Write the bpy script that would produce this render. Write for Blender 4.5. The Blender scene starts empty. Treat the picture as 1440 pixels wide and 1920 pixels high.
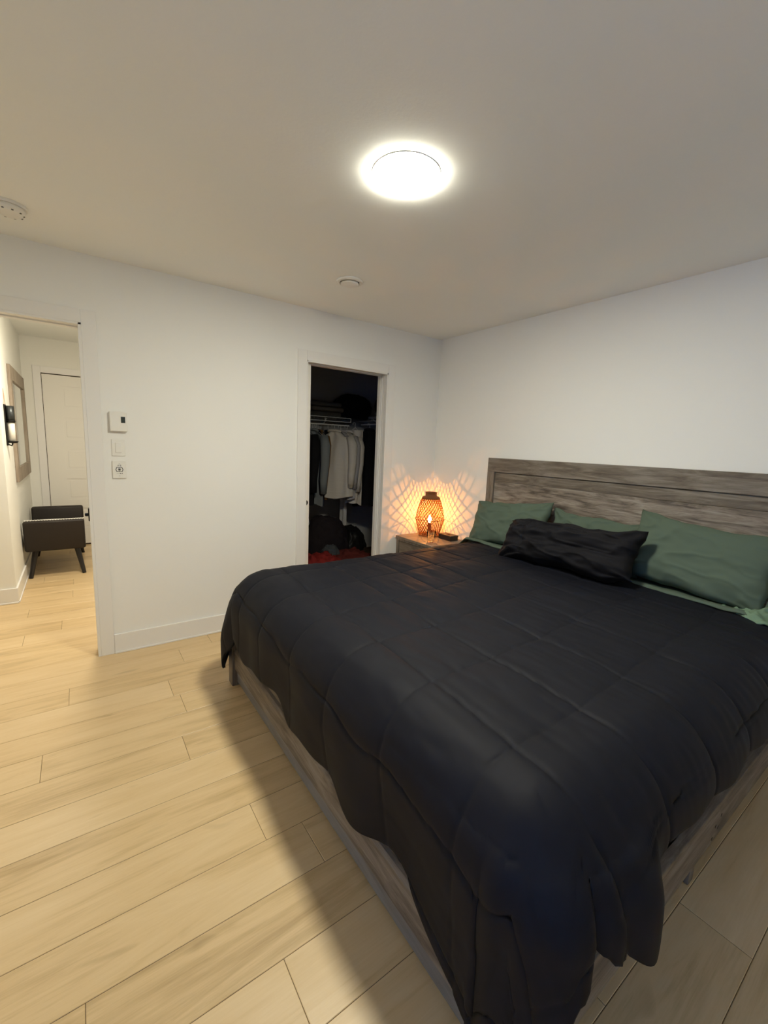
import bpy, bmesh, math, random
from mathutils import Vector, Matrix, Euler, noise
import numpy as np
random.seed(7)
C = bpy.context.scene.collection
PI = math.pi

# ------------------------------------------------------------------ camera
PITCH, YAW, ROLL = -0.1521, 0.6246, 0.0421
cam_d = bpy.data.cameras.new('camera')
cam_d.sensor_fit = 'VERTICAL'; cam_d.sensor_height = 36.0
cam_d.lens = 800.26 / 1920 * 36.0; cam_d.clip_start = 0.02
cam = bpy.data.objects.new('camera', cam_d); C.objects.link(cam)
fwd = Vector((math.cos(PITCH)*math.sin(YAW), math.cos(PITCH)*math.cos(YAW), math.sin(PITCH)))
rgt = Vector((math.cos(YAW), -math.sin(YAW), 0)); upv = rgt.cross(fwd)
r2 = rgt*math.cos(ROLL) + upv*math.sin(ROLL); u2 = -rgt*math.sin(ROLL) + upv*math.cos(ROLL)
M = Matrix((r2, u2, -fwd)).transposed().to_4x4(); M.translation = Vector((-2.8663, -3.1621, 1.4239))
cam.matrix_world = M
bpy.context.scene.camera = cam

# ------------------------------------------------------------------ world, exposure, light levels
sc = bpy.context.scene
sc.view_settings.view_transform = 'Standard'; sc.view_settings.look = 'None'
sc.view_settings.gamma = 1.0; sc.view_settings.use_curve_mapping = False
sc.view_settings.exposure = 1.62
w = bpy.data.worlds.new('world'); sc.world = w; w.use_nodes = True
w.node_tree.nodes['Background'].inputs[0].default_value = (0.10, 0.22, 0.55, 1)
w.node_tree.nodes['Background'].inputs[1].default_value = 0.35
CEIL_LAMP_COL = (1.0, 0.955, 0.79); CEIL_LAMP_STRENGTH = 86.0
HALL_COL = (1.0, 0.90, 0.74)
SPOT_AMBER = (1.0, 0.34, 0.05)

def light(name, kind, loc, energy, col, size=0.1, rot=(0, 0, 0), size_y=None):
    d = bpy.data.lights.new(name, kind); d.energy = energy; d.color = col
    if kind == 'AREA':
        d.size = size
        if size_y: d.shape = 'RECTANGLE'; d.size_y = size_y
    else: d.shadow_soft_size = size
    o = bpy.data.objects.new(name, d); C.objects.link(o); o.location = loc; o.rotation_euler = rot
    return o
# added blue light for the comforter's tint, set outside the invented window
light('added_blue_light', 'AREA', (-4.13, -3.5, 1.4), 8.5, (0.08, 0.36, 0.95), 1.2, (PI/2, 0, -PI/2), 1.2)

# ------------------------------------------------------------------ materials
def mat(name, col, rough=0.6, metal=0.0, spec=0.5, bump=None, emit=None, sheen=0, vary=None, transmission=0, ior=1.45, sub=0):
    m = bpy.data.materials.new(name); m.use_nodes = True
    nt = m.node_tree; b = nt.nodes['Principled BSDF']
    b.inputs['Base Color'].default_value = (*col, 1); b.inputs['Roughness'].default_value = rough
    b.inputs['Metallic'].default_value = metal; b.inputs['Specular IOR Level'].default_value = spec
    b.inputs['Transmission Weight'].default_value = transmission; b.inputs['IOR'].default_value = ior
    if sheen:
        b.inputs['Sheen Weight'].default_value = sheen; b.inputs['Sheen Roughness'].default_value = 0.5
    if emit:
        b.inputs['Emission Color'].default_value = (*emit[0], 1); b.inputs['Emission Strength'].default_value = emit[1]
    tc = nt.nodes.new('ShaderNodeTexCoord')
    if vary:   # (scale, amount)
        n = nt.nodes.new('ShaderNodeTexNoise'); n.inputs['Scale'].default_value = vary[0]; n.inputs['Detail'].default_value = 5
        nt.links.new(tc.outputs['Object'], n.inputs['Vector'])
        mx = nt.nodes.new('ShaderNodeMix'); mx.data_type = 'RGBA'
        mx.inputs[6].default_value = (*[c*(1-vary[1]) for c in col], 1)
        mx.inputs[7].default_value = (*[min(1, c*(1+vary[1])) for c in col], 1)
        nt.links.new(n.outputs['Fac'], mx.inputs[0]); nt.links.new(mx.outputs[2], b.inputs['Base Color'])
    if bump:   # (scale xyz, strength, distance)
        mp = nt.nodes.new('ShaderNodeMapping'); mp.inputs['Scale'].default_value = bump[0]
        n = nt.nodes.new('ShaderNodeTexNoise'); n.inputs['Scale'].default_value = 1; n.inputs['Detail'].default_value = 4
        bp = nt.nodes.new('ShaderNodeBump'); bp.inputs['Strength'].default_value = bump[1]; bp.inputs['Distance'].default_value = bump[2]
        nt.links.new(tc.outputs['Object'], mp.inputs[0]); nt.links.new(mp.outputs[0], n.inputs['Vector'])
        nt.links.new(n.outputs['Fac'], bp.inputs['Height']); nt.links.new(bp.outputs[0], b.inputs['Normal'])
    return m

def wood(name, dark, mid, pale, axis, rough=0.55, grain=1.0, contrast=1.0, plank_attr=False):
    """Procedural wood; axis is the grain direction (0 x, 1 y, 2 z)."""
    m = bpy.data.materials.new(name); m.use_nodes = True; nt = m.node_tree; N = nt.nodes; L = nt.links
    b = N['Principled BSDF']; b.inputs['Roughness'].default_value = rough
    tc = N.new('ShaderNodeTexCoord'); src = tc.outputs['Object']
    if plank_attr:
        at = N.new('ShaderNodeAttribute'); at.attribute_name = 'plank'
        sc_ = N.new('ShaderNodeVectorMath'); sc_.operation = 'SCALE'; sc_.inputs['Scale'].default_value = 37.0
        L.new(at.outputs['Color'], sc_.inputs[0])
        ad = N.new('ShaderNodeVectorMath'); ad.operation = 'ADD'
        L.new(src, ad.inputs[0]); L.new(sc_.outputs[0], ad.inputs[1]); src = ad.outputs[0]
    def nz(s_along, s_across, detail=6, dist=0.0, rgh=.6):
        mp = N.new('ShaderNodeMapping'); v = [s_across]*3; v[axis] = s_along; mp.inputs['Scale'].default_value = v
        n = N.new('ShaderNodeTexNoise'); n.inputs['Scale'].default_value = 1; n.inputs['Detail'].default_value = detail
        n.inputs['Distortion'].default_value = dist; n.inputs['Roughness'].default_value = rgh
        L.new(src, mp.inputs[0]); L.new(mp.outputs[0], n.inputs['Vector']); return n.outputs['Fac']
    a = nz(1.6*grain, 13*grain, 5, 1.2); f = nz(6*grain, 150*grain, 4, .4, .7); big = nz(.9, 4.5, 3, .6)
    def math_(op, x, y):
        n = N.new('ShaderNodeMath'); n.operation = op
        for i, q in enumerate((x, y)):
            if isinstance(q, (int, float)): n.inputs[i].default_value = q
            else: L.new(q, n.inputs[i])
        return n.outputs[0]
    s = math_('ADD', math_('MULTIPLY', a, .5), math_('ADD', math_('MULTIPLY', f, .22), math_('MULTIPLY', big, .28)))
    s = math_('ADD', math_('MULTIPLY', math_('SUBTRACT', s, .5), 2.2*contrast), .5)
    if plank_attr:
        sp = N.new('ShaderNodeSeparateColor'); L.new(at.outputs['Color'], sp.inputs[0])
        s = math_('ADD', s, math_('MULTIPLY', math_('SUBTRACT', sp.outputs[0], .5), .18))
    cr = N.new('ShaderNodeValToRGB'); e = cr.color_ramp.elements
    e[0].position = .12; e[0].color = (*dark, 1); e[1].position = .85; e[1].color = (*pale, 1)
    x = cr.color_ramp.elements.new(.45); x.color = (*mid, 1)
    L.new(s, cr.inputs[0]); col = cr.outputs[0]
    kn = nz(2.6, 9, 2, .5); kr = N.new('ShaderNodeMapRange'); kr.inputs[1].default_value = .66; kr.inputs[2].default_value = .78
    kr.inputs[3].default_value = 0; kr.inputs[4].default_value = .55
    L.new(kn, kr.inputs[0]); mx = N.new('ShaderNodeMix'); mx.data_type = 'RGBA'; mx.inputs[7].default_value = (*[c*.75 for c in dark], 1)
    L.new(kr.outputs[0], mx.inputs[0]); L.new(col, mx.inputs[6]); L.new(mx.outputs[2], b.inputs['Base Color'])
    bp = N.new('ShaderNodeBump'); bp.inputs['Strength'].default_value = .12; bp.inputs['Distance'].default_value = .002
    L.new(f, bp.inputs['Height']); L.new(bp.outputs[0], b.inputs['Normal'])
    return m

WALL = mat('wall_paint', (0.87, 0.868, 0.835), .75, spec=.2, bump=((60, 60, 60), .05, .002))
CEILM = mat('ceiling_paint', (0.915, 0.93, 0.90), .9, spec=.1, bump=((90, 90, 90), .15, .002))
TRIM = mat('white_trim_paint', (0.84, 0.83, 0.80), .4, spec=.4)
DOORM = mat('white_door_paint', (0.82, 0.80, 0.74), .45, spec=.4)
WHITEP = mat('white_plastic', (0.84, 0.83, 0.78), .35, spec=.5)
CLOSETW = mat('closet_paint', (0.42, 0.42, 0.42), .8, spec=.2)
BLACKM = mat('black_metal', (0.012, 0.011, 0.010), .4, metal=.6)
DARKGAP = mat('dark_gap', (0.05, 0.035, 0.02), .9, spec=.1)
FLOOR = wood('oak_laminate', (0.42, 0.285, 0.130), (0.66, 0.480, 0.255), (0.76, 0.585, 0.35), 0, .38, contrast=.75, plank_attr=True)
GWX = wood('grey_wood_x', (0.056, 0.044, 0.034), (0.145, 0.118, 0.091), (0.27, 0.24, 0.20), 0, .6, 1.9, 1.3)
GWY = wood('grey_wood_y', (0.056, 0.044, 0.034), (0.145, 0.118, 0.091), (0.27, 0.24, 0.20), 1, .6, 1.9, 1.3)
GWZ = wood('grey_wood_z', (0.056, 0.044, 0.034), (0.145, 0.118, 0.091), (0.27, 0.24, 0.20), 2, .6, 1.9, 1.3)
GWP = wood('pale_grey_wood', (0.07, 0.055, 0.042), (0.22, 0.18, 0.145), (0.37, 0.33, 0.275), 1, .6, 2.2, 1.7)
CHAR = mat('charcoal_comforter', (0.0053, 0.0063, 0.0116), .66, spec=.22, bump=((700, 700, 700), .15, .001))
BLACKF = mat('black_pillow_cotton', (0.009, 0.009, 0.012), .8, spec=.2, bump=((500, 500, 500), .2, .001))
GREEN = mat('sage_green_cotton', (0.095, 0.130, 0.100), .85, spec=.15, bump=((600, 600, 600), .15, .001))
MATTR = mat('white_mattress_knit', (0.62, 0.64, 0.68), .85, spec=.1, bump=((150, 150, 150), .3, .002))

# ------------------------------------------------------------------ helpers
def link(name, me, m, parent=None, kind=None, smooth=False):
    o = bpy.data.objects.new(name, me); C.objects.link(o)
    if m is not None:
        me.materials.clear() if len(me.materials) else None
        me.materials.append(m)
    if smooth:
        for p in me.polygons: p.use_smooth = True
    if parent is not None: o.parent = parent
    if kind: o['kind'] = kind
    return o
def obj(name, bm, m, parent=None, kind=None, smooth=False):
    me = bpy.data.meshes.new(name); bmesh.ops.recalc_face_normals(bm, faces=bm.faces); bm.to_mesh(me); bm.free()
    return link(name, me, m, parent, kind, smooth)
def struct(name, bm, m, smooth=False): return obj(name, bm, m, None, 'structure', smooth)
def tag(o, label, cat, group=None):
    o['label'] = label; o['category'] = cat
    if group: o['group'] = group
    return o
def thing(name, label, cat, loc=(0, 0, 0), rz=0, group=None):
    o = bpy.data.objects.new(name, None); C.objects.link(o); o.location = loc; o.rotation_euler = (0, 0, rz)
    o.empty_display_size = .05
    return tag(o, label, cat, group)
def box(bm, x0, x1, y0, y1, z0, z1, bev=0, seg=2, mtx=None):
    r = bmesh.ops.create_cube(bm, size=1)
    vs = r['verts']
    for v in vs:
        v.co = Vector(((x0+x1)/2 + v.co.x*(x1-x0), (y0+y1)/2 + v.co.y*(y1-y0), (z0+z1)/2 + v.co.z*(z1-z0)))
    if bev:
        es = list({e for v in vs for e in v.link_edges})
        rr = bmesh.ops.bevel(bm, geom=es, offset=bev, segments=seg, affect='EDGES', profile=.5)
        vs = list({v for f in rr['faces'] for v in f.verts} | {v for v in vs if v.is_valid})
    if mtx is not None:
        for v in vs: v.co = mtx @ v.co
    return vs
def B(*a, bev=0, seg=2, mtx=None):
    bm = bmesh.new(); box(bm, *a, bev=bev, seg=seg, mtx=mtx); return bm
def tube(bm, pts, r, seg=8, close=False):
    pts = [Vector(p) for p in pts]; n = len(pts); rings = []
    rs = r if isinstance(r, (list, tuple)) else [r]*n
    ref = None
    for i, p in enumerate(pts):
        if close: t = pts[(i+1) % n] - pts[i-1]
        else: t = pts[min(i+1, n-1)] - pts[max(i-1, 0)]
        t.normalize()
        if ref is None or abs(ref.dot(t)) > .98: ref = Vector((0, 0, 1)) if abs(t.z) < .9 else Vector((1, 0, 0))
        a = t.cross(ref).normalized(); b_ = t.cross(a).normalized(); ref = -b_ if False else ref
        rings.append([bm.verts.new(p + (a*math.cos(2*PI*k/seg) + b_*math.sin(2*PI*k/seg))*rs[i]) for k in range(seg)])
    m_ = n if close else n-1
    for i in range(m_):
        A, Bq = rings[i], rings[(i+1) % n]
        for k in range(seg): bm.faces.new((A[k], A[(k+1) % seg], Bq[(k+1) % seg], Bq[k]))
    if not close:
        bm.faces.new(rings[0][::-1]); bm.faces.new(rings[-1])
def T(pts, r, seg=8, close=False):
    bm = bmesh.new(); tube(bm, pts, r, seg, close); return bm
def lathe(prof, seg=48, bm=None, cap=True, c=(0, 0, 0), closed=False):
    bm = bm or bmesh.new(); rings = []
    for r, z in prof:
        rings.append([bm.verts.new((c[0]+r*math.cos(2*PI*k/seg), c[1]+r*math.sin(2*PI*k/seg), c[2]+z)) for k in range(seg)])
    nn = len(rings) if closed else len(rings)-1
    for i in range(nn):
        A, Bq = rings[i], rings[(i+1) % len(rings)]
        for k in range(seg): bm.faces.new((A[k], A[(k+1) % seg], Bq[(k+1) % seg], Bq[k]))
    if cap and not closed:
        bm.faces.new(rings[0][::-1]); bm.faces.new(rings[-1])
    return bm
def gridmesh(nu, nv, fn):
    """regular grid from fn(i/nu, j/nv) -> xyz, plain quads"""
    vs = [fn(i/nu, j/nv) for i in range(nu+1) for j in range(nv+1)]
    fs = [(i*(nv+1)+j, (i+1)*(nv+1)+j, (i+1)*(nv+1)+j+1, i*(nv+1)+j+1) for i in range(nu) for j in range(nv)]
    me = bpy.data.meshes.new('grid'); me.from_pydata([tuple(v) for v in vs], [], fs); me.update(); return me
def sstep(a, b, x):
    t = max(0, min(1, (x-a)/(b-a))); return t*t*(3-2*t)
def copy_tree(o, parent=None):
    c = o.copy(); C.objects.link(c)
    if parent is not None: c.parent = parent
    for ch in list(o.children): copy_tree(ch, c)
    return c

# ------------------------------------------------------------------ floor: real planks
def floor_mesh():
    W = 0.188; y_ref = -1.852; Lp = 1.285; g = 0.0006
    known = {(-1.10, -.912): -3.065, (-1.288, -1.10): -2.527, (-1.852, -1.664): -2.384, (-2.416, -2.228): -2.473,
             (-2.228, -2.04): -2.925, (-.536, -.348): -2.974, (-.724, -.536): -2.50, (-2.98, -2.792): -1.35}
    kk = {round((a[0]-y_ref)/W): v for a, v in known.items()}
    verts, faces, cols = [], [], []
    rnd = random.Random(3)
    for r in range(-14, 30):
        y0 = y_ref + r*W; y1 = y0+W
        off = kk[r] if r in kk else -3.0 + rnd.random()*Lp
        x = off - math.ceil((off+6.2)/Lp)*Lp
        while x < .6:
            a, b_ = max(x, -6.2), min(x+Lp, .6)
            if b_ - a > .02:
                i = len(verts); e = .0016
                for (q, z) in ((g, -.0012), (g+e, 0)):
                    verts += [(a+q, y0+q, z), (b_-q, y0+q, z), (b_-q, y1-q, z), (a+q, y1-q, z)]
                faces.append((i+4, i+5, i+6, i+7))
                for k in range(4): faces.append((i+k, i+(k+1) % 4, i+4+(k+1) % 4, i+4+k))
                cols.append((rnd.random(), rnd.random(), rnd.random()))
            x += Lp
    npl = len(cols); i = len(verts)
    verts += [(-6.2, -4.5, -.0012), (.6, -4.5, -.0012), (.6, 3.8, -.0012), (-6.2, 3.8, -.0012),
              (-6.2, -4.5, -.05), (.6, -4.5, -.05), (.6, 3.8, -.05), (-6.2, 3.8, -.05)]
    base = [(i, i+1, i+2, i+3), (i+4, i+7, i+6, i+5)] + [(i+k, i+4+k, i+4+(k+1) % 4, i+(k+1) % 4) for k in range(4)]
    me = bpy.data.meshes.new('floor'); me.from_pydata(verts, [], faces+base); me.update()
    ca = me.color_attributes.new('plank', 'FLOAT_COLOR', 'POINT')
    for p in range(npl):
        for k in range(8): ca.data[p*8+k].color = (*cols[p], 1)
    me.materials.append(FLOOR); me.materials.append(DARKGAP)
    for p in range(len(faces), len(faces)+len(base)): me.polygons[p].material_index = 1
    o = bpy.data.objects.new('floor', me); C.objects.link(o); o['kind'] = 'structure'
floor_mesh()

# ------------------------------------------------------------------ shell
H = 2.44; XD = -2.808; DW = .86; HD = 2.058; XC0, XC1 = -1.384, -.606; TW = .12
XL, YF = -3.95, -4.25
XDL = XD-DW
struct('ceiling', B(-3.95, 0, -4.25, 0, H, H+.05), CEILM)
bm = bmesh.new()
for (a, b_, z0, z1) in ((XL-.12, XDL, 0, H+.06), (XDL, XD, HD, H+.06), (XD, XC0, 0, H+.06), (XC0, XC1, HD, H+.06), (XC1, .58, 0, H+.06)):
    box(bm, a, b_, 0, TW, z0, z1)
struct('wall_back', bm, WALL)
struct('wall_right', B(0, .12, -4.37, 0, 0, H+.05), WALL)
struct('wall_front', B(XL, 0, -4.37, YF, 0, H+.05), WALL)
bm = bmesh.new(); wy0, wy1, wz0, wz1 = -4.0, -3.0, .8, 2.0
for q in ((-4.37, wy0, 0, H+.05), (wy1, 0, 0, H+.05), (wy0, wy1, 0, wz0), (wy0, wy1, wz1, H+.05)): box(bm, XL-.12, XL, q[0], q[1], q[2], q[3])
struct('wall_left', bm, WALL)
bm = bmesh.new()
for q in ((wy0-.06, wy0, wz0-.06, wz1+.06), (wy1, wy1+.06, wz0-.06, wz1+.06), (wy0, wy1, wz0-.06, wz0), (wy0, wy1, wz1, wz1+.06), ((wy0+wy1)/2-.02, (wy0+wy1)/2+.02, wz0, wz1)):
    box(bm, XL-.06, XL+.015, q[0], q[1], q[2], q[3], bev=.003)
win = struct('added_window_1', bm, TRIM)  # invented window, out of view, opened to let the added blue light in
obj('pane', B(XL-.05, XL-.045, wy0, wy1, wz0, wz1), mat('added_window_glass', (1, 1, 1), 0.0, transmission=1), win)

# baseboards (with a small shoe bead) and casings
def baseboard(name, x0, x1, y0, y1, nx, ny):
    bm = bmesh.new(); t = .014
    X0, X1, Y0, Y1 = x0, x1, y0, y1
    if ny: Y0, Y1 = sorted((y0, y0+ny*t))
    if nx: X0, X1 = sorted((x0, x0+nx*t))
    box(bm, X0, X1, Y0, Y1, 0, .13, bev=.002)
    if ny: s = sorted((y0, y0+ny*(t+.006)))
    else: s = sorted((x0, x0+nx*(t+.006)))
    if ny: box(bm, X0, X1, s[0], s[1], 0, .012, bev=.002)
    else: box(bm, s[0], s[1], Y0, Y1, 0, .012, bev=.002)
    struct(name, bm, TRIM)
baseboard('baseboard_back', XD+.075, XC0-.075, 0, 0, 0, -1)
baseboard('baseboard_back_corner', XC1+.075, 0, 0, 0, 0, -1)
baseboard('baseboard_right', 0, 0, -4.25, -.02, -1, 0)
def casing(name, x0, x1, top, y, ny, wd=.074, t=.013, zb=0):
    bm = bmesh.new(); ys = sorted((y, y+ny*t))
    box(bm, x0-wd, x0, ys[0], ys[1], zb, top+wd, bev=.002)
    box(bm, x1, x1+wd, ys[0], ys[1], zb, top+wd, bev=.002)
    box(bm, x0, x1, ys[0], ys[1], top, top+wd, bev=.002)
    return struct(name, bm, TRIM)
casing('trim_1', XDL, XD, HD, 0, -1); casing('trim_2', XDL, XD, HD, TW, 1)
casing('trim_3', XC0, XC1, HD, 0, -1)
def jamb(name, x0, x1, top):
    bm = bmesh.new()
    for s, x in ((1, x0), (-1, x1)):   # two jamb boards each side with a pocket slot between them
        for (ya, yb, d) in ((-.013, .030, .010 if s > 0 else .018), (.030, .040, .002), (.078, .088, .002), (.088, TW+.013, .010 if s > 0 else .018)) if s > 0 else ((-.013, .026, .016), (.026, .040, .003), (.040, .048, .012), (.048, .074, .002), (.074, .082, .012), (.082, .094, .003), (.094, TW+.013, .016)):
            xs = sorted((x, x+s*d)); box(bm, xs[0], xs[1], ya, yb, 0, top, bev=.0015)
    for (ya, yb, d) in ((-.013, .032, .012), (.032, .088, .004), (.088, TW+.013, .012)):
        box(bm, x0, x1, ya, yb, top-d, top, bev=.0015)
    return struct(name, bm, TRIM)
jamb('trim_4', XDL, XD, HD); jamb('trim_5', XC0, XC1, HD)

# closet pocket door, almost fully slid into its pocket, with a round black pull
d = struct('door_1', B(XC0+.002, XC0+.060, .043, .077, .012, HD-.012, bev=.002), DOORM)
bmq = lathe([(.0, 0), (.021, 0), (.024, .003), (.018, .0045), (.017, .001), (0, .001)], 32, cap=False)
o = obj('door_pull', bmq, BLACKM, d, smooth=True); o.rotation_euler = (PI/2, 0, 0); o.location = (-1.360, .0432, .94); o['label'] = 'round black recessed pull'
# bedroom pocket door edge with black latch
d = struct('door_2', B(XD-.016, XD-.001, .043, .077, .012, HD-.006, bev=.002), DOORM)
bm = B(XD-.022, XD-.014, .035, .085, .885, .965, bev=.003); box(bm, XD-.04, XD-.02, .05, .07, .915, .935, bev=.005)
o = obj('door_latch', bm, BLACKM, d); o['label'] = 'small black latch on the door edge'

# ------------------------------------------------------------------ hall
HY = 3.5; HC = 2.52; HXR = -2.15; HXL = -3.343; HYL = 1.384
struct('ceiling_hall', B(-6.1, HXR, TW, HY, HC, HC+.05), CEILM)
HW = mat('hall_wall_paint', (0.86, 0.855, 0.80), .7, spec=.2)
struct('wall_hall_far', B(HXL, HXR, HY, HY+.1, 0, HC+.05), HW)
struct('wall_hall_left', B(-6.1, HXL, HYL, HY+.1, 0, HC+.05), HW)
struct('wall_hall_right', B(HXR, HXR+.08, TW, HY+.1, 0, HC+.05), HW)
struct('wall_hall_end', B(-6.2, -6.1, 0, HYL, 0, HC+.05), HW)
struct('wall_hall_near', B(-6.1, XL-.12, 0, TW, 0, HC+.05), HW)
struct('wall_hall_lintel', B(-6.1, HXR, .06, TW, H+.05, HC+.05), HW)
baseboard('baseboard_hall_corner', -6.1, HXL+.014, HYL, HYL, 0, -1)
baseboard('baseboard_hall_left', HXL, HXL, HYL, HY, 1, 0)
baseboard('baseboard_hall_far', HXL+.014, -3.25, HY, HY, 0, -1)
DX0, DX1, DT = -3.168, -2.405, 2.122
bm = bmesh.new(); t = .013
box(bm, DX0-.075, DX0, HY-t, HY, 0, DT+.075, bev=.002); box(bm, DX1, DX1+.075, HY-t, HY, 0, DT+.075, bev=.002); box(bm, DX0, DX1, HY-t, HY, DT, DT+.075, bev=.002)
struct('trim_6', bm, TRIM)
# five panel door: boards around recessed panels
bm = bmesh.new(); gx0, gx1, y0, y1 = DX0+.006, DX1-.006, HY-.010, HY-.001
tops = [1.985, 1.61, 1.235, .86, .485]; ph = .262; px0, px1 = -2.985, DX1-.18
dt = DT-.012
box(bm, gx0, px0, y0, y1, .02, dt); box(bm, px1, gx1, y0, y1, .02, dt)
zz = [dt] + [v for tp in tops for v in (tp, tp-ph)] + [.02]
for k in range(0, len(zz), 2): box(bm, px0, px1, y0, y1, zz[k+1], zz[k])
d = struct('door_3', bm, DOORM)
for k, tp in enumerate(tops):
    bm = bmesh.new(); box(bm, px0, px1, y0+.008, y1, tp-ph, tp)
    box(bm, px0+.03, px1-.03, y0+.004, y1, tp-ph+.03, tp-.03, bev=.002)
    obj('door_panel', bm, DOORM, d)
obj('door_gap', B(DX0, DX1, HY-.0015, HY-.0002, 0, DT), DARKGAP, d)
o = obj('door_handle', lathe([(.0, 0), (.028, 0), (.028, .01), (.012, .02), (.012, .04), (.027, .05), (.027, .065), (0, .07)], 24, cap=False), BLACKM, d, smooth=True)
o.rotation_euler = (PI/2, 0, 0); o.location = (DX1-.07, HY-.01, .95)

# hall ceiling lamp (out of view through the doorway) lighting the hallway
hl = thing('ceiling_light', 'round ceiling light in the hallway beyond the open doorway', 'ceiling light', (-2.72, .95, HC))
obj('lamp_rim', lathe([(.0, 0), (.15, 0), (.15, -.018), (.138, -.022), (0, -.022)], 48, cap=False), WHITEP, hl, smooth=True)
obj('diffuser', lathe([(.136, -.02), (.12, -.03), (0, -.034)], 48, cap=False), mat('hall_lamp_glow', (1, 1, 1), .5, emit=(HALL_COL, 70.0)), hl, smooth=True)

# ------------------------------------------------------------------ closet
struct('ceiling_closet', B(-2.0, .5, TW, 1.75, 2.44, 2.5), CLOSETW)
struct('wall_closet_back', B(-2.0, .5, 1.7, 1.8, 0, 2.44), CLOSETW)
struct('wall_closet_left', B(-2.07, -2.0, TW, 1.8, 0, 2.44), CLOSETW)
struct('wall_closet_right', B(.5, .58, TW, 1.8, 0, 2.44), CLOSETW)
WIRE = mat('white_wire', (0.75, 0.75, 0.73), .4, spec=.5)
def wire_shelf(label, ox, oy, L, D, z, rz):
    t = thing('wire_shelf', label, 'shelf', (ox, oy, z), rz, 'white wire closet shelves')
    bm = bmesh.new()
    tube(bm, [(0, 0, 0), (L, 0, 0)], .004, 6); tube(bm, [(0, 0, -.045), (L, 0, -.045)], .004, 6); tube(bm, [(0, D, 0), (L, D, 0)], .004, 6)
    n = int(L/.30)
    for k in range(n+1): tube(bm, [(k*L/n, 0, 0), (k*L/n, 0, -.045)], .0035, 6)
    obj('front_lip', bm, WIRE, t)
    bm = bmesh.new()
    for k in range(int(L/.05)+1): tube(bm, [(k*.05, 0, .004), (k*.05, D, .004)], .002, 5)
    obj('deck', bm, WIRE, t)
    for k in (1, n-1): obj('bracket', T([(k*L/n+.02, 0, -.02), (k*L/n+.02, D, -.28)], .006, 6), WIRE, t)
    obj('hanging_rod', T([(0, .04, -.085), (L, .04, -.085)], .008, 8), WIRE, t)
    return t
wire_shelf('white wire closet shelf along the back wall above the light shirts', -1.9, 1.32, 1.72, .36, 1.735, 0)
wire_shelf('white wire closet shelf along the right side above the black garments', .12, 1.62, 1.2, .36, 1.775, -PI/2)

def garment(label, x, y, yaw, width, length, zt, col, kind='shirt', depth=.10, seed=0, hang=True, cat='shirt', name=None):
    """A garment on its own hanger: local x = shoulder width, hangs down -z."""
    m = mat('cloth_%d' % seed, col, .85, spec=.12, bump=((9, 9, 60), .4, .01))
    t = thing(name or ('hanging_'+kind), label, cat, (x, y, zt), yaw, 'clothes hanging in the closet')
    n1, n2 = 48, 30
    def body(u, v):
        a = u*2*PI; s = math.cos(a); c_ = math.sin(a)
        vv = v
        sh = sstep(0, .16, vv)
        hw = width/2*(.26+.74*sh**.6)*(1+.10*math.sin(3*vv+seed))
        if kind == 'trousers': hw = width/2*(.95+.05*vv)
        zz_ = -length*vv - (.0 if kind == 'trousers' else 0)
        fold = 1+.35*math.sin(a*5+seed+2*vv)*sstep(.05, .5, vv)+.15*math.sin(a*9+seed*2)
        return (s*hw, c_*depth/2*fold*(.35+.65*sstep(0, .3, vv)) + .012*math.sin(6*s+seed), zz_ - .03*(1-abs(s))*0 + .02*math.sin(3*s+seed)*vv)
    me = gridmesh(n1, n2, body)
    o = link('garment_body', me, m, t, smooth=True)
    if kind in ('shirt', 'jacket'):
        for s in (-1, 1):
            pts = [(s*width*.44, 0, -length*.07), (s*width*.53, .01, -length*.2), (s*width*.55, .02, -length*.45), (s*width*.53, .03, -length*.66), (s*width*.51, .02, -length*.84)]
            obj('sleeve', T(pts, [.045, .055, .048, .042, .036], 12), m, t, smooth=True)
        ring = [(math.cos(a)*.075, math.sin(a)*.03, .005+.012*math.sin(a)) for a in [2*PI*k/20 for k in range(20)]]
        obj('collar', T(ring, .013, 8, True), m, t, smooth=True)
    if hang:
        hm = BLACKM if seed % 2 else WIRE
        h = thing('clothes_hanger', 'clothes hanger carrying ' + label, 'hanger', (x, y, zt), yaw, 'clothes hangers in the closet')
        hw = width*.40
        obj('hanger_arms', T([(-hw, 0, -.045), (0, 0, .03), (hw, 0, -.045), (0, 0, -.05)], .005, 6, True), hm, h)
        hk = [(0, 0, .03), (0, 0, .055)]+[(.018-.018*math.cos(a), 0, .07+.018*math.sin(a)) for a in [k*PI*1.25/8 for k in range(9)]]
        obj('hanger_hook', T(hk, .0025, 6), WIRE, h)
    return t
ZT = 1.565
garment('black shirt hanging at the far left of the closet rod', -.80, 1.28, 1.75, .42, .80, ZT, (.012, .012, .014), seed=1)
garment('grey-blue shirt with a pale cuff hanging among the dark shirts at left', -.71, 1.26, 1.9, .40, .82, ZT, (.20, .22, .23), seed=2)
garment('navy blue shirt hanging just left of the mustard one', -.635, 1.33, 1.6, .42, .84, ZT, (.015, .018, .035), seed=3)
garment('mustard brown shirt hanging between the navy shirt and the cream shirt', -.56, 1.42, 1.75, .34, .80, ZT, (.19, .10, .035), seed=4)
garment('large cream shirt hanging in the middle of the closet rod', -.455, 1.22, 2.15, .46, .74, ZT, (.66, .61, .53), seed=5, depth=.13)
garment('striped pale grey shirt hanging right of the large cream shirt', -.36, 1.24, 2.05, .42, .76, ZT, (.42, .40, .40), seed=6)
garment('narrow off-white shirt hanging next to the cream trousers', -.275, 1.24, 1.95, .38, .80, ZT, (.62, .57, .50), seed=7)
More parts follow.
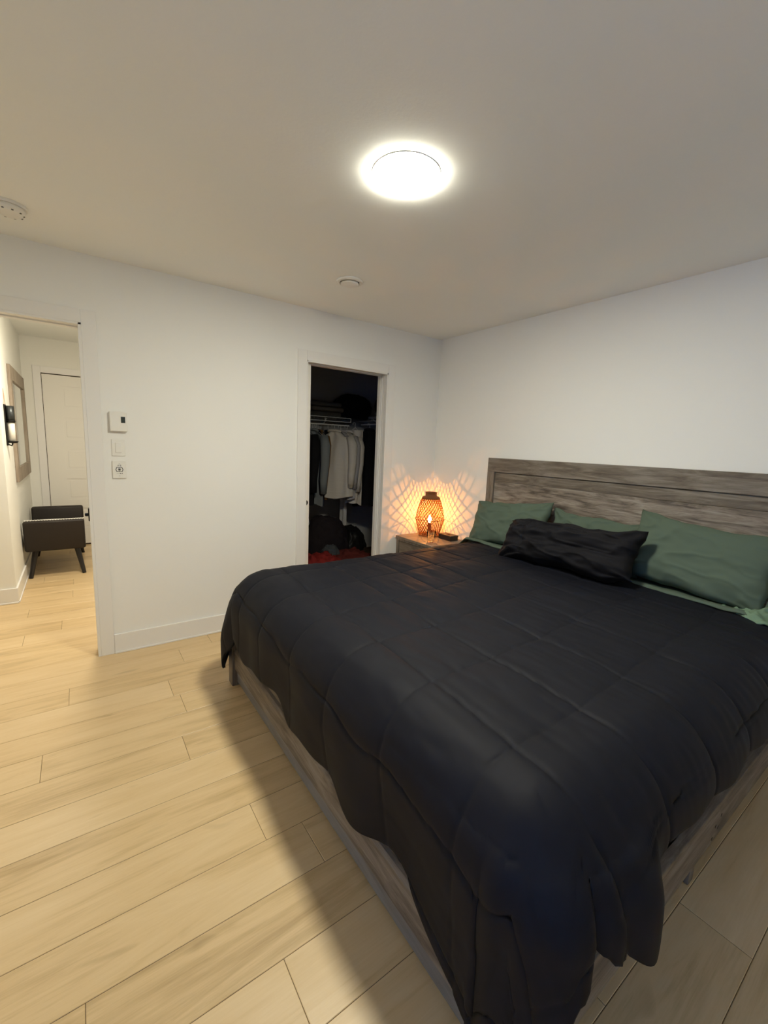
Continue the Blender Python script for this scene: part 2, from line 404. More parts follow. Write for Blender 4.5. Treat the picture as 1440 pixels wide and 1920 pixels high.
garment('cream trousers folded over a hanger left of the black jacket', -.19, 1.20, 1.85, .28, .86, 1.60, (.68, .62, .53), kind='trousers', seed=8, cat='trousers', depth=.06)
garment('black jacket hanging right of the cream trousers', -.02, 1.15, 1.75, .50, .90, 1.60, (.010, .010, .013), kind='jacket', seed=9, cat='jacket', depth=.16)
garment('brown-grey long coat hanging at the right jamb of the closet', .13, .98, 1.5, .42, 1.06, 1.60, (.085, .07, .062), kind='jacket', seed=10, cat='coat', depth=.16)
garment('dark blue jacket hanging behind the cream shirt', -.38, 1.50, 1.5, .42, .70, ZT, (.02, .022, .03), kind='jacket', seed=11, cat='jacket')
garment('long white shirt with its hem hanging below the others', -.20, 1.40, 1.5, .16, 1.18, ZT, (.55, .53, .50), kind='trousers', seed=12, cat='shirt', name='hanging_shirt', hang=False, depth=.05)

def blob(name, label, cat, c, r, col, seed=0, group=None, lumpy=.18, rough=.85, freq=2.6):
    me_bm = bmesh.new(); bmesh.ops.create_icosphere(me_bm, subdivisions=5, radius=1)
    for v in me_bm.verts:
        p = v.co.copy(); n = noise.fractal(p*freq+Vector((seed*7.1, 0, 0)), .8, 2.0, 4)
        rg = 1-abs(noise.noise(p*3.1+Vector((seed*3.3, 5, 1))))*1.2
        q = p*(1+lumpy*n+lumpy*.5*rg)
        q = Vector((math.copysign(abs(q.x)**.85, q.x)*r[0], math.copysign(abs(q.y)**.85, q.y)*r[1], q.z*r[2]))
        if q.z < -r[2]*.75: q.z = -r[2]*.75
        v.co = q + Vector((0, 0, r[2]*.75))
    o = obj(name, me_bm, mat(name+'_cloth_%d' % seed, col, rough, spec=.2), smooth=True); o.location = c
    return tag(o, label, cat, group)
# things on the closet shelf
for k in range(3):
    o = obj('folded_clothes', B(-.21, .21, -.15, .15, 0, .055, bev=.024, seg=4), mat('folded_%d' % k, [(.16, .16, .15), (.22, .21, .19), (.12, .12, .12)][k], .9, spec=.1), smooth=True)
    o.location = (-.50+.03*(k % 2), 1.49, 1.742+.056*k); o.rotation_euler = (0, 0, .06*k-.05)
    tag(o, ['grey folded cloth, bottom of the stack on the closet shelf', 'pale grey folded cloth, middle of the stack on the closet shelf', 'dark grey folded cloth, topmost of the stack on the closet shelf'][k], 'folded clothes', 'folded cloths on the closet shelf')
blob('duffel_bag', 'large black bag on the closet shelf to the right of the folded cloths', 'bag', (-.06, 1.50, 1.74), (.25, .16, .17), (.012, .012, .013), 3, 'bags on the closet shelf', .08)
blob('cloth_bag', 'small dark bag on the closet shelf to the left of the folded cloths', 'bag', (-.86, 1.50, 1.74), (.14, .14, .13), (.035, .037, .036), 5, 'bags on the closet shelf', .1)
blob('travel_bag', 'black bag on the right hand closet shelf beside the jamb', 'bag', (.28, 1.15, 1.78), (.16, .22, .17), (.010, .010, .011), 6, 'bags on the closet shelf', .08)
# pile on the closet floor
blob('backpack', 'dark tapered backpack standing on the closet floor', 'backpack', (-.58, 1.15, 0), (.26, .20, .34), (.016, .012, .014), 8, None, .12)
blob('cloth_bundle', 'grey cloth bundle in front of the dark backpack', 'cloth', (-.66, .87, .12), (.10, .09, .12), (.055, .06, .065), 9, None, .12)
blob('red_blanket', 'red patterned blanket heaped at the left on the closet floor', 'blanket', (-.84, .72, 0), (.20, .22, .15), (.20, .018, .015), 10, 'blankets heaped on the closet floor', .3, freq=4)
blob('maroon_blanket', 'dark red blanket heaped in front of the backpack on the closet floor', 'blanket', (-.47, .76, 0), (.23, .19, .15), (.10, .018, .014), 11, 'blankets heaped on the closet floor', .25, freq=4)
blob('brown_blanket', 'brown cloth heap at the right on the closet floor', 'blanket', (-.10, .82, 0), (.16, .2, .14), (.035, .02, .010), 12, 'blankets heaped on the closet floor', .2, freq=4)
blob('black_bag', 'black bag with a pale mark standing beside the backpack on the closet floor', 'bag', (-.24, 1.15, 0), (.17, .18, .26), (.008, .008, .008), 13, None, .12, .4)

# ------------------------------------------------------------------ ceiling fixtures
cl = thing('ceiling_light', 'lit round flush ceiling light above the bed', 'ceiling light', (-1.80, -1.735, H))
obj('lamp_rim', lathe([(0, 0), (.128, 0), (.128, -.003), (0, -.003)], 64, cap=False), WHITEP, cl, smooth=False)
obj('diffuser', lathe([(0, -.0025), (.126, -.0025), (.126, -.005), (.120, -.0085), (.08, -.0105), (0, -.011)], 64, cap=False),
    mat('ceiling_lamp_glow', (1, 1, 1), .5, emit=(CEIL_LAMP_COL, CEIL_LAMP_STRENGTH)), cl, smooth=True)
GREYR = mat('vent_shadow_grey', (.10, .10, .09), .8)
vt = thing('air_vent', 'small white round air vent on the ceiling', 'vent', (-1.413, -.675, H))
obj('vent_ring', lathe([(.05, 0), (.084, 0), (.082, -.008), (.066, -.014), (.06, -.006), (.05, 0)], 48, closed=False, cap=False), WHITEP, vt, smooth=True)
obj('vent_disc', lathe([(0, -.002), (.02, -.002), (.02, -.012), (.055, -.012), (.056, -.018), (.05, -.022), (0, -.024)], 48, cap=False), WHITEP, vt, smooth=True)
obj('vent_gap', lathe([(.054, -.0035), (.062, -.0035), (.062, -.0055), (.054, -.0055)], 48, closed=True, cap=False), GREYR, vt, smooth=True)
sm = thing('smoke_detector', 'white round smoke detector on the ceiling above the doorway', 'smoke detector', (-3.06, -.41, H))
obj('base_ring', lathe([(0, 0), (.068, 0), (.068, -.012), (0, -.012)], 48, cap=False), WHITEP, sm, smooth=False)
obj('cover', lathe([(0, -.012), (.060, -.012), (.062, -.020), (.057, -.034), (.045, -.040), (0, -.042)], 48, cap=False), WHITEP, sm, smooth=True)
slot_m = mat('slot_grey', (.12, .12, .11), .7)
for k in range(10): obj('slot', B(.050, .0565, -.004, .004, -.0375, -.034, mtx=Matrix.Rotation(2*PI*k/10, 4, 'Z')), slot_m, sm)

# ------------------------------------------------------------------ wall controls
th = thing('thermostat', 'white square wall thermostat with a small dark screen, topmost of the wall controls', 'thermostat', (-2.648, 0, 1.508))
obj('housing', B(-.046, .046, -.026, 0, -.060, .060, bev=.004), WHITEP, th, smooth=False)
obj('screen', B(.013, .036, -.0268, -.02, -.008, .030), mat('grey_green_lcd', (.035, .045, .04), .2), th)
sw = thing('light_switch', 'white rocker light switch below the thermostat', 'light switch', (-2.654, 0, 1.348))
obj('switch_plate', B(-.036, .036, -.006, 0, -.052, .052, bev=.002), WHITEP, sw)
obj('rocker', B(-.0165, .0165, -.011, -.004, -.031, .031, bev=.002), WHITEP, sw)
ct = thing('fan_control', 'white wall control with printed symbols, lowest of the wall controls', 'wall control', (-2.655, 0, 1.212))
obj('control_plate', B(-.037, .037, -.010, 0, -.055, .055, bev=.002), WHITEP, ct)
INK = mat('grey_ink', (.10, .10, .10), .6)
bm = bmesh.new()
ang = [2*PI*k/6+PI/6 for k in range(6)]
for s, r_ in ((1, .019),):
    tube(bm, [(-.019, 0, 0), (-.014, 0, .013), (.014, 0, .013), (.019, 0, 0), (.014, 0, -.013), (-.014, 0, -.013)], .0022, 5, True)
box(bm, -.006, .006, -.0006, .0006, -.006, .006)
box(bm, -.004, .004, -.0006, .0006, .0085, .0105); box(bm, -.003, .003, -.0006, .0006, -.0105, -.0085)
box(bm, -.016, -.002, -.0006, .0006, -.0245, -.0235)
box(bm, .001, .007, -.0006, .0006, -.027, -.022); box(bm, .011, .016, -.0006, .0006, -.027, -.022)
tube(bm, [(0, 0, .036), (.0001, .0008, .036)], .0018, 6); tube(bm, [(0, 0, -.040), (.0001, .0008, -.040)], .0018, 6)
o = obj('symbols', bm, INK, ct); o.location = (0, -.0106, 0)
fc = bpy.data.curves.new('marking', 'FONT'); fc.body = 'A·B'; fc.size = .014; fc.align_x = 'CENTER'; fc.extrude = .0003
fo = bpy.data.objects.new('tmp', fc); me = bpy.data.meshes.new_from_object(fo); bpy.data.objects.remove(fo)
o = link('marking', me, INK, ct); o.rotation_euler = (PI/2, 0, 0); o.location = (0, -.0106, .020)

# ------------------------------------------------------------------ bed frame
BX = -2.165
bed = thing('bed', 'king size bed frame of weathered grey wood with a tall panel headboard', 'bed', (0, 0, 0))
HY0, HY1, HZ = -.730, -2.90, 1.368
hb = obj('headboard', B(-.034, -.004, HY1, HY0, .02, HZ-.002), GWY, bed)
obj('top_rail', B(-.056, -.030, HY1, HY0, HZ-.113, HZ, bev=.002), GWY, hb)
obj('stile', B(-.056, -.030, HY0-.072, HY0, .0, HZ-.113, bev=.002), GWZ, hb)
obj('stile', B(-.056, -.030, HY1, HY1+.072, .0, HZ-.113, bev=.002), GWZ, hb)
zs = [HZ-.119, 1.178, .98, .78, .58]
for k in range(4):
    obj('panel_board', B(-.044, -.030, HY1+.075, HY0-.075, zs[k+1]+.0008, zs[k]-.0008, bev=.0012), GWP if k else GWY, hb)
# footboard: upper board, moulding, lower strip
fb = obj('footboard', B(BX, BX+.028, -2.80, -.76, .20, .40, bev=.003), GWY, bed)
bm = bmesh.new()
prof = [(BX+.01, .235), (BX-.012, .225), (BX-.020, .212), (BX-.020, .105), (BX-.014, .095), (BX+.01, .095)]
L0 = [bm.verts.new((p[0], -.785, p[1])) for p in prof]; L1 = [bm.verts.new((p[0], -2.775, p[1])) for p in prof]
for k in range(6): bm.faces.new((L0[k], L0[(k+1) % 6], L1[(k+1) % 6], L1[k]))
bm.faces.new(L0); bm.faces.new(L1[::-1])
obj('moulding', bm, GWY, fb)
obj('lower_strip', B(BX-.006, BX+.012, -2.775, -.785, .022, .096, bev=.002), wood('cool_grey_strip', (.09, .085, .08), (.17, .165, .16), (.27, .265, .26), 1, .5), fb)
for (ya, yb) in ((-.795, -.725), (-2.855, -2.785)):
    obj('leg', B(BX-.035, BX+.035, ya, yb, 0, .37 if ya > -2 else .29, bev=.003), GWZ, bed)
# side rails
for ys in ((-.79, -.762), (-2.815, -2.787)):
    r_ = obj('side_rail', B(BX+.036, -.057, ys[0], ys[1], .16, .30, bev=.002), GWX, bed)
    if ys[0] < -2:
        for (x, z) in ((-1.150, .235), (-1.195, .215), (-1.165, .195), (-1.215, .178)):
            obj('bolt', T([(x, ys[0]-.001, z), (x, ys[0]+.004, z)], .006, 12), BLACKM, r_)
for y in (-2.786, -.79-.0):
    obj('middle_leg', B(-1.265, -1.225, y, y+.09 if y < -2 else y+.0-.08+.0, 0, .165, bev=.002) if y < -2 else B(-1.265, -1.225, -.88, -.79, 0, .165, bev=.002), GWZ, bed)
bm = bmesh.new()
for k in range(11): box(bm, BX+.10+k*.19, BX+.18+k*.19, -2.78, -.795, .235, .255)
o = obj('slats', bm, GWY, bed)

# mattress and base
mt = obj('mattress', B(-2.115, -.065, -2.782, -.80, .262, .655, bev=.045, seg=5), MATTR, smooth=True)
tag(mt, 'white mattress showing between the comforter and the right side rail', 'mattress')

# ------------------------------------------------------------------ comforter
CT = .705; CX0 = -.33; CXF = -2.03; CYL, CYR = -.93, -2.665; RB = .19
HEM = [(0, .545), (.6, .50), (.92, .43), (1.04, .31), (1.15, .20), (1.3, .215), (1.45, .235), (1.58, .25)]
FLARE = [(0, .0), (.3, .02), (.6, .03), (.92, .05), (1.04, .05), (1.15, .015), (1.3, .03), (1.45, .04), (1.58, .04)]
def lut(tab, x):
    for (a0, v0), (a1, v1) in zip(tab, tab[1:]):
        if x <= a1: t = (x-a0)/(a1-a0); t = t*t*(3-2*t); return v0+(v1-v0)*t
    return tab[-1][1]
def comforter():
    na, nb = 250, 290
    cy = (CYL+CYR)/2; hb_ = (CYL-CYR)/2
    A0 = CX0-CXF
    seam_a = [1.66-.29*k for k in range(-3, 6)]; seam_b = [.755-.315*k for k in range(-3, 9)]
    def pt(u, v):
        # cloth coordinates: a from the head to the foot, b from the left side to the right
        foot = .465 + .06*sstep(0, .55, v) + .12*sstep(.62, .93, v)
        a = u*(A0+foot)
        left = .42; tipg = math.exp(-((u*(A0+foot)-(A0-.085))/.075)**2); right = .30 + .02*sstep(.5, .75, u) + .095*tipg
        b = -hb_-left + v*(2*hb_+left+right)
        foot_w = .012*math.sin(v*31)+.008*math.sin(v*57+1)
        side_w = .012*math.sin(u*27+1)+.007*math.sin(u*61)
        da = max(0, a-A0); db = max(0, abs(b)-hb_); sb = 1 if b > 0 else -1
        if da > 0: da *= 1+foot_w/.3*min(1, da/.3)
        if db > 0: db *= 1+side_w/.3*min(1, db/.3)
        r = (da**1.55+db**1.55)**(1/1.55)
        s = CXF if a > A0 else CX0-a
        bx = CX0-min(a, A0); by = cy - max(-hb_, min(hb_, b))
        if r < 1e-6: out = 0; drop = 0; th_ = 0
        else:
            th_ = math.atan2(db, da)
            if r < RB*PI/2: out = RB*math.sin(r/RB); drop = RB*(1-math.cos(r/RB))
            else:
                out = RB; drop = RB+(r-RB*PI/2)
        hem_d = None
        if sb > 0 and da > 1e-5 and db > 1e-5:   # near right corner: the hem hangs in two uneven lobes
            D, E_ = foot, right
            t_ = min(D/max(1e-4, math.cos(th_)), E_/max(1e-4, math.sin(th_)))
            rh = ((t_*math.cos(th_))**1.55+(t_*math.sin(th_))**1.55)**(1/1.55)
            hem_d = lut(HEM, th_); rt = max(.05, hem_d-RB+RB*PI/2); k_ = rt/rh
            rr = r*(k_ if k_ < 1 else k_)
            if rr < RB*PI/2: out = RB*math.sin(rr/RB); drop = RB*(1-math.cos(rr/RB))
            else: out = RB; drop = RB+(rr-RB*PI/2)
        f = sstep(.05, .42, drop)
        if r > 0:
            # hanging folds
            if th_ < .05: wv = .014*math.sin(b*7+.6)+.007*math.sin(b*15+2)
            elif th_ > PI/2-.05: wv = .014*math.sin(a*8)+.010*math.sin(a*19+1) + (.045*math.exp(-((a-(A0-.085))/.075)**2)*sstep(.04, .2, drop)/max(.05, f) if sb > 0 else 0)
            else: wv = 0
            cornerf = math.sin(2*th_)
            k = 4 if sb > 0 else 2
            wv = wv*(1-cornerf) + cornerf*(lut(FLARE, th_)/max(.3, cornerf)*sstep(.04, .20, drop)/max(.02, f) if sb > 0 else .065-.03*math.cos(4*th_))
            out += f*wv
            out -= f*.012
        x = bx - out*(math.cos(th_) if r > 0 else 0); y = by - sb*out*(math.sin(th_) if r > 0 else 0)
        z = CT - drop
        # crown, quilting, wrinkles along the surface normal
        crown = -.012*((b/hb_)**4 if abs(b) < hb_ else 1) + .006*math.sin(a*2.2+1)*math.cos(b*1.8)
        z += crown*(1 if drop < .1 else .4)
        ncos = max(0, 1-drop/RB) if r > 0 else 1
        nrm = Vector((-(1-ncos)*math.cos(th_) if r > 0 else 0, -sb*(1-ncos)*math.sin(th_) if r > 0 else 0, .15+.85*ncos)).normalized()
        q = 0
        wa = a + .022*noise.noise(Vector((a*2, b*2.3, 1))) - .05*b; wb = b - .045*(a-.9) + .020*noise.noise(Vector((a*2.1, b*2, 9)))
        for sa in seam_a:
            dd = abs(wa-sa)
            if dd < .09: q -= .0065*math.exp(-(dd/.006)**2) + .0035*math.exp(-(dd/.05)**2)
        for sb_ in seam_b:
            dd = abs(wb-sb_)
            if dd < .09: q -= .0035*math.exp(-(dd/.006)**2) + .003*math.exp(-(dd/.05)**2)
        q += (.0040*noise.noise(Vector((a*17, b*4, 3))) + .0022*noise.noise(Vector((a*38, b*11, 3))))*(1-.7*sstep(.05, .2, drop)) + .010*noise.noise(Vector((a*2.2, b*2.6, 7)))
        if drop > .1: q += .016*noise.noise(Vector((a*4+b*2.5, b*3-a*2, 13)))*sstep(.08, .28, drop)
        return Vector((x, y, z)) + nrm*q
    me = gridmesh(na, nb, pt)
    o = link('comforter', me, CHAR, smooth=True)
    s = o.modifiers.new('thickness', 'SOLIDIFY'); s.thickness = .016; s.offset = -1 if False else 1
    return o
cf = comforter()
tag(cf, 'large black quilted comforter spread over the whole bed', 'comforter')

# ------------------------------------------------------------------ green sheet fold at the head
def sheet(u, v):
    y = -.76 - u*1.96; b = v
    x = -.06-.315*b + .012*math.sin(u*19)*b + .012*noise.noise(Vector((u*7, b*3, 0)))
    z = .680 + .034*sstep(0, .5, b) + .014*math.exp(-((b-.93)/.06)**2) + .006*noise.noise(Vector((u*25, b*6, 4)))
    e = max(0, u-.955)/.045; z -= .10*e**1.5
    e = max(0, .03-u)/.03; z -= .06*e
    return (x, y, z)
o = link('flat_sheet', gridmesh(140, 26, sheet), GREEN, smooth=True)
s = o.modifiers.new('thickness', 'SOLIDIFY'); s.thickness = .006
tag(o, 'sage green sheet showing as a strip between pillows and comforter', 'sheet')
def crumple(u, v):
    y = -2.50 - u*.34; x = -.40+.28*v + .03*math.sin(u*9+v*3)
    z = .700 + .045*math.sin(PI*min(1, u*1.1))*math.sin(PI*v) + .028*noise.noise(Vector((u*6, v*5, 2))) + .018*noise.noise(Vector((u*13, v*11, 5)))
    z -= .13*sstep(.75, 1.0, u)
    return (x, y, z+.004)
o = link('fitted_sheet', gridmesh(60, 50, crumple), mat('sage_sheet', (.17, .26, .18), .85, spec=.15), smooth=True)
s = o.modifiers.new('thickness', 'SOLIDIFY'); s.thickness = .005
tag(o, 'pale green crumpled sheet corner at the right end of the pillows', 'sheet')

# ------------------------------------------------------------------ pillows
def pillow(name, label, m, w_, h_, t_, loc, lean, yaw=0, roll=0, seed=0, wr=1.0, bend=0.0, hem=None, seam=None):
    """local x = width, local z = height, local y = thickness; origin at the bottom edge centre."""
    n = 64
    def side(sg):
        def fn(u, v):
            a, b = 2*u-1, 2*v-1
            pr = (max(0, 1-abs(a)**3.2)**.5)*(max(0, 1-abs(b)**2.8)**.5)
            px = a*w_/2*(1-.05*(1-abs(b)**2)*0 - .075*(1-b*b)*abs(a)**5)
            pz = b*h_/2*(1-.13*(1-a*a)*abs(b)**5)
            y = sg*t_/2*pr
            wn = noise.noise(Vector((a*2.2+seed*9, b*2.2, sg)))*.12 + noise.noise(Vector((a*5+seed, b*5, sg*3)))*.07
            ridge = (1-abs(noise.noise(Vector((a*1.7+b*1.5+seed*4, b*1.4-a*1.2, sg*2)))))**14
            y *= 1+wn*wr*1.6
            y += sg*(.014*wr*ridge*pr - .0)
            # radiating creases from corners
            cr = math.sin(math.atan2(1-abs(b), 1-abs(a))*9)*math.exp(-2.6*math.hypot(1-abs(a), 1-abs(b)))
            y += sg*.016*wr*cr*min(1, pr*2)
            y += bend*(a*a)*t_
            pz += (.030*noise.noise(Vector((a*1.9+seed*3.7, 0, 8))) + .014*noise.noise(Vector((a*5+seed, 0, 8))))*wr*abs(b)**3
            px += .018*wr*noise.noise(Vector((b*2.5+seed*2.1, 3, 8)))*abs(a)**3
            if seam is not None:
                dd = abs(a-seam); y -= sg*.020*math.exp(-(dd/.035)**2)*pr
            return (px, y, pz+h_/2)
        return fn
    t = thing(name, label, 'pillow', loc, 0)
    t.rotation_euler = Euler((lean, roll, yaw), 'YXZ')
    me1 = gridmesh(n, n, side(1)); me2 = gridmesh(n, n, side(-1))
    bm = bmesh.new(); bm.from_mesh(me1); bm.from_mesh(me2)
    bmesh.ops.remove_doubles(bm, verts=bm.verts, dist=.0004)
    bpy.data.meshes.remove(me1); bpy.data.meshes.remove(me2)
    obj('pillow_body', bm, m, t, smooth=True)
    if hem:
        sx = hem
        def hf(u, v):
            a = u; b = 2*v-1
            return (sx*(w_/2*.965+a*.075), .018*math.sin(b*6+seed)*a + .012*math.sin(b*13)*a, b*h_/2*(.80+.12*a)+h_/2+.01*math.sin(a*4))
        hm = link('pillowcase_hem', gridmesh(10, 40, hf), m, t, smooth=True)
        s_ = hm.modifiers.new('thickness', 'SOLIDIFY'); s_.thickness = .008
    return t
# facing -x: yaw -90deg turns local x to -y ; local +y(thickness) -> +x
YW = -PI/2
def put(name, label, m, w_, h_, t_, yc, xb, zb, lean_deg, roll_deg=0, dyaw=0, **k):
    t = pillow(name, label, m, w_, h_, t_, (0, 0, 0), 0, **k)
    # basis: X local -> -y world, Y local -> +x world, Z local -> up ; lean tips the top towards +x
    R = Matrix.Rotation(math.radians(dyaw), 4, 'Z') @ Matrix.Rotation(YW, 4, 'Z') @ Matrix.Rotation(-math.radians(lean_deg), 4, 'X') @ Matrix.Rotation(math.radians(roll_deg), 4, 'Y')
    t.matrix_world = Matrix.Translation((xb, yc, zb)) @ R
    return t
put('pillow', 'green pillow leaning on the headboard, leftmost of the green pillows', GREEN, .68, .37, .15, -1.12, -.28, .708, 24, -6, 0, seed=1, wr=.8, hem=None)
put('pillow', 'green pillow behind the black one in the middle', GREEN, .66, .36, .12, -1.74, -.22, .695, 20, 1, 0, seed=2)
put('pillow', 'plump green pillow standing right of the black pillow', GREEN, .70, .41, .18, -2.315, -.295, .715, 25, 5, 0, seed=3, wr=.75, hem=1)
put('pillow', 'long black pillow lying in front of the green pillows', BLACKF, .89, .30, .24, -1.725, -.52, .725, 30, -4, -2, seed=5, wr=1.5, seam=-.55)

# ------------------------------------------------------------------ nightstand with lamp, glass, box
NZ = .60
ns = thing('nightstand', 'weathered grey wooden nightstand in the corner beside the bed', 'nightstand', (-.225, -.28, 0))
obj('tabletop', B(-.225, .215, -.25, .265, NZ-.022, NZ, bev=.002), wood('nightstand_top', (.11, .085, .065), (.22, .18, .14), (.34, .29, .24), 0, .5), ns)
bm = bmesh.new(); box(bm, -.200, .21, -.24, .25, .09, NZ-.022)
cb = obj('cabinet', bm, GWZ, ns)
for z0, z1 in ((.34, .555), (.11, .325)):
    dw = obj('drawer', B(-.216, -.199, -.205, .215, z0, z1, bev=.002), GWY, ns)
    kb = obj('knob', lathe([(0, 0), (.007, 0), (.007, .012), (.014, .018), (.013, .026), (0, .028)], 20, cap=False), BLACKM, dw, smooth=True)
    kb.rotation_euler = (0, -PI/2, 0); kb.location = (-.216, 0, (z0+z1)/2)
bm = bmesh.new()
for y in (-.25, .225): box(bm, -.222, -.197, y, y+.03, .0, NZ-.022, bev=.002)
box(bm, -.22, -.199, -.22, .225, NZ-.042, NZ-.022); obj('front_frame', bm, GWZ, ns)
for (x, y) in ((.175, -.25), (.175, .22)): obj('leg', B(x, x+.035, y, y+.035, 0, .09), GWZ, ns)

LX, LY = -.175, -.175
wl = thing('table_lamp', 'lit woven wicker table lamp glowing amber on the nightstand', 'table lamp', (LX, LY, NZ))
PROF = [(.092, .010), (.108, .06), (.124, .115), (.136, .165), (.131, .20), (.118, .26), (.104, .31), (.092, .345), (.082, .362)]
def prof_r(z):
    for (r0, z0), (r1, z1) in zip(PROF, PROF[1:]):
        if z0 <= z <= z1: t = (z-z0)/(z1-z0); return r0+(r1-r0)*t
    return PROF[-1][0]
WICK = mat('amber_wicker', (.20, .055, .008), .7, spec=.1, vary=(40, .3))
DWICK = mat('dark_wicker', (.22, .085, .03), .6, spec=.3)
bm = bmesh.new(); nst = 27; zz0, zz1 = .012, .360
for dr in (1, -1):
    for k in range(nst):
        prev = None
        for i in range(33):
            z = zz0+(zz1-zz0)*i/32; r = prof_r(z)+(.0012*dr)
            a = 2*PI*k/nst + dr*(i/32)*2*PI*.30
            hw = .0027/r
            row = [bm.verts.new((rr*math.cos(aa), rr*math.sin(aa), z)) for rr, aa in ((r, a-hw), (r, a+hw), (r-.0012, a+hw), (r-.0012, a-hw))]
            if prev:
                for q in range(4): bm.faces.new((prev[q], prev[(q+1) % 4], row[(q+1) % 4], row[q]))
            prev = row
obj('woven_shade', bm, WICK, wl)
def ringt(r, z, tr): return T([(r*math.cos(2*PI*k/48), r*math.sin(2*PI*k/48), z) for k in range(48)], tr, 8, True)
bm = ringt(.092, .010, .007)
obj('base_ring', bm, DWICK, wl, smooth=True)
obj('middle_ring', ringt(.1365, .165, .0025), DWICK, wl, smooth=True)
obj('shoulder_cap', lathe([(.084, .352), (.086, .362), (.075, .378), (.054, .384), (.053, .412), (.057, .416), (.057, .420), (.049, .420), (.048, .398), (.001, .396), (.001, .380), (.055, .378), (.070, .372), (.078, .362)], 48, cap=False, closed=True), DWICK, wl, smooth=True)
bm = lathe([(0, 0), (.060, 0), (.060, .012), (.018, .018), (.016, .09), (.018, .125), (0, .125)], 24, cap=False)
obj('socket_stem', bm, DWICK, wl, smooth=True)
bulb = obj('bulb', lathe([(0, .125), (.008, .126), (.015, .140), (.018, .158), (.014, .180), (.006, .200), (0, .208)], 20, cap=False),
           mat('flame_bulb_glow', (1, .8, .5), .3, emit=((1.0, .62, .22), 7.0)), wl, smooth=True)
bl = light('bulb_light', 'POINT', (0, 0, .165), 2.1, SPOT_AMBER, .004); bl.parent = wl
bulb.visible_shadow = True
# the point source sits at the bulb's tip height, just above it, so the bulb does not swallow it
bl.location = (0, 0, .222)

GLS = mat('clear_glass', (1, 1, 1), .02, transmission=1, ior=1.07)
gl = obj('drinking_glass', lathe([(0, 0), (.030, 0), (.033, .004), (.040, .10), (.0385, .10), (.031, .012), (0, .010)], 40, cap=False), GLS, smooth=True)
gl.location = (-.335, -.385, NZ+.0005); tag(gl, 'clear drinking glass on the nightstand in front of the wicker lamp', 'glass')
bx = thing('small_box', 'small black lidded box at the bed side of the nightstand', 'box', (-.115, -.375, NZ), 0)
obj('box_body', B(-.047, .047, -.08, .08, 0, .036, bev=.002), mat('black_box', (.02, .016, .014), .5), bx)
obj('lid', B(-.049, .049, -.082, .082, .036, .048, bev=.002), mat('dark_lid', (.03, .022, .018), .45), bx)
obj('lid_ornament', lathe([(.012, 0), (.02, .0), (.02, .003), (.012, .003)], 24, cap=False, closed=True, c=(0, 0, .048)), DWICK, bx)

# ------------------------------------------------------------------ hallway furniture
ben = thing('bench', 'dark brown upholstered bench with studded raised arms along the hall wall', 'bench', (-3.085, 2.58, 0))
LEA = mat('brown_leatherette', (.020, .015, .012), .5, spec=.35, bump=((80, 80, 80), .2, .002))
obj('seat', B(-.235, .235, -.46, .46, .27, .42, bev=.025, seg=4), LEA, ben, smooth=True)
NAIL = mat('silver_stud', (.85, .83, .76), .35)
for s in (-1, 1):
    bm = bmesh.new()
    box(bm, -.240, .240, -.045, .045, .27, .575, bev=.02, seg=4)
    for v in bm.verts:   # arm flares outward and bulges
        t = (v.co.z-.27)/.305; v.co.y += s*(.47+.035*t); v.co.x *= 1+.03*math.sin(PI*t)
    a = obj('arm', bm, LEA, ben, smooth=True)
    if s < 0:
        bm = bmesh.new()
        for k in range(22):
            x = -.225+k*.45/21
            bmesh.ops.create_icosphere(bm, subdivisions=1, radius=.008, matrix=Matrix.Translation((x, s*(.505), .578)))
            bmesh.ops.create_icosphere(bm, subdivisions=1, radius=.006, matrix=Matrix.Translation((x+.01, s*(.485), .578)))
        obj('studs', bm, NAIL, a)
for sx in (-1, 1):
    for sy in (-1, 1):
        obj('leg', T([(sx*.165, sy*.40, .275), (sx*.215, sy*.475, 0)], [.026, .017], 8), mat('espresso_wood', (.012, .009, .008), .45), ben)

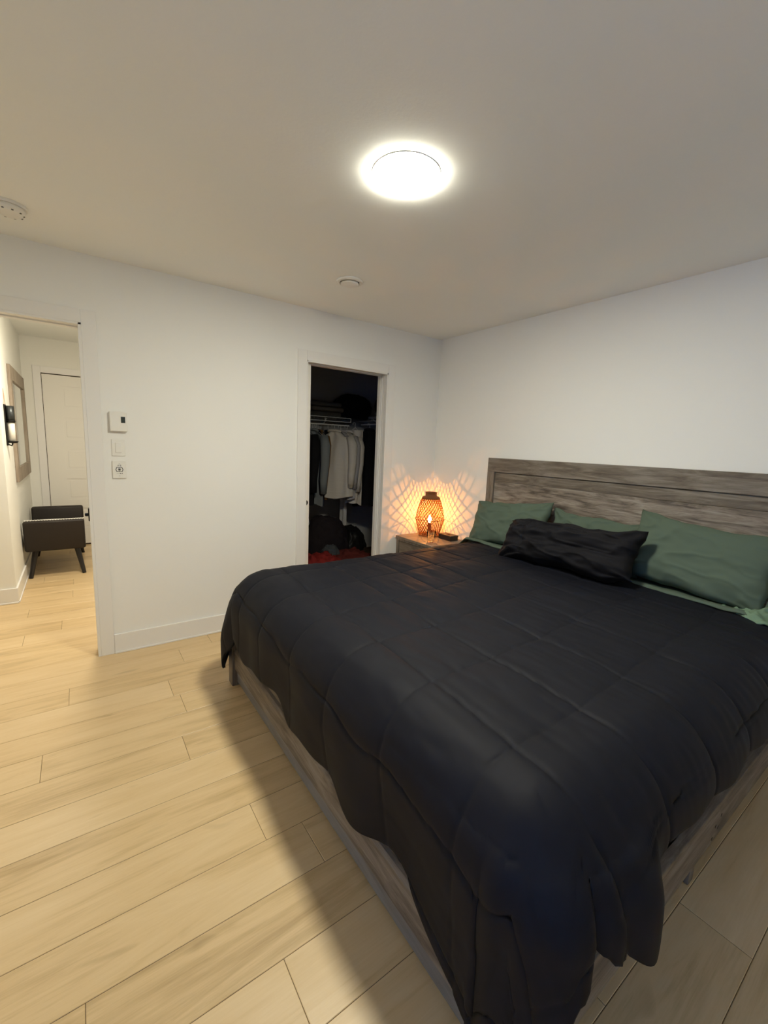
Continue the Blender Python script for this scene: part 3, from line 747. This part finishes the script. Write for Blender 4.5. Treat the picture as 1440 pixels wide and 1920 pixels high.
mr = thing('wall_mirror', 'large mirror in a weathered wood frame on the hall wall above the bench', 'mirror', (HXL, 2.72, 1.485))
y0, y1, z0, z1, fw = -.65, .65, -.535, .535, .13
bm = bmesh.new()
box(bm, .001, .024, y0, y1, z1-fw, z1, bev=.002); box(bm, .001, .024, y0, y1, z0, z0+fw, bev=.002)
box(bm, .001, .024, y0, y0+fw, z0+fw, z1-fw, bev=.002); box(bm, .001, .024, y1-fw, y1, z0+fw, z1-fw, bev=.002)
obj('mirror_frame', bm, wood('weathered_frame', (.16, .12, .085), (.30, .24, .18), (.42, .36, .28), 2, .6), mr)
obj('mirror_glass', B(.002, .010, y0+fw-.005, y1-fw+.005, z0+fw-.005, z1-fw+.005), mat('mirror_silver', (.85, .87, .86), .03, metal=1), mr)

sn = thing('candle_sconce', 'dark iron wall sconce with a white candle at the left edge of the hall wall', 'sconce', (HXL, 1.66, 1.30))
bm = bmesh.new(); box(bm, .001, .010, -.045, .045, 0, .34, bev=.003)
obj('back_plate', bm, BLACKM, sn)
obj('candle_cup', lathe([(0, 0), (.034, .004), (.040, .018), (.036, .020), (.03, .01), (0, .008)], 24, cap=False, c=(.036, 0, .02)), BLACKM, sn, smooth=True)
obj('bracket', T([(.004, 0, .01), (.03, 0, .0), (.036, 0, .02)], .006, 8), BLACKM, sn)
obj('ring_holder', T([(.036+.03*math.cos(a), .03*math.sin(a), .205) for a in [2*PI*k/20 for k in range(20)]], .005, 6, True), BLACKM, sn)
obj('hanging_cord', T([(.006, -.04, .34), (.004, 0, .47), (.006, .04, .34)], .002, 6), mat('tan_cord', (.45, .28, .18), .8), sn)
obj('candle_sleeve', lathe([(.027, .19), (.029, .19), (.029, .33), (.027, .33)], 24, cap=False, closed=True, c=(.036, 0, 0)), mat('dark_pewter', (.05, .055, .055), .35, metal=.7), sn, smooth=True)
cn = obj('candle', lathe([(0, 0), (.024, 0), (.024, .165), (.02, .17), (0, .168)], 24, cap=False), mat('white_wax', (.85, .82, .74), .5), smooth=True)
cn.location = (HXL+.036, 1.66, 1.332); tag(cn, 'white pillar candle standing in the iron wall sconce', 'candle')
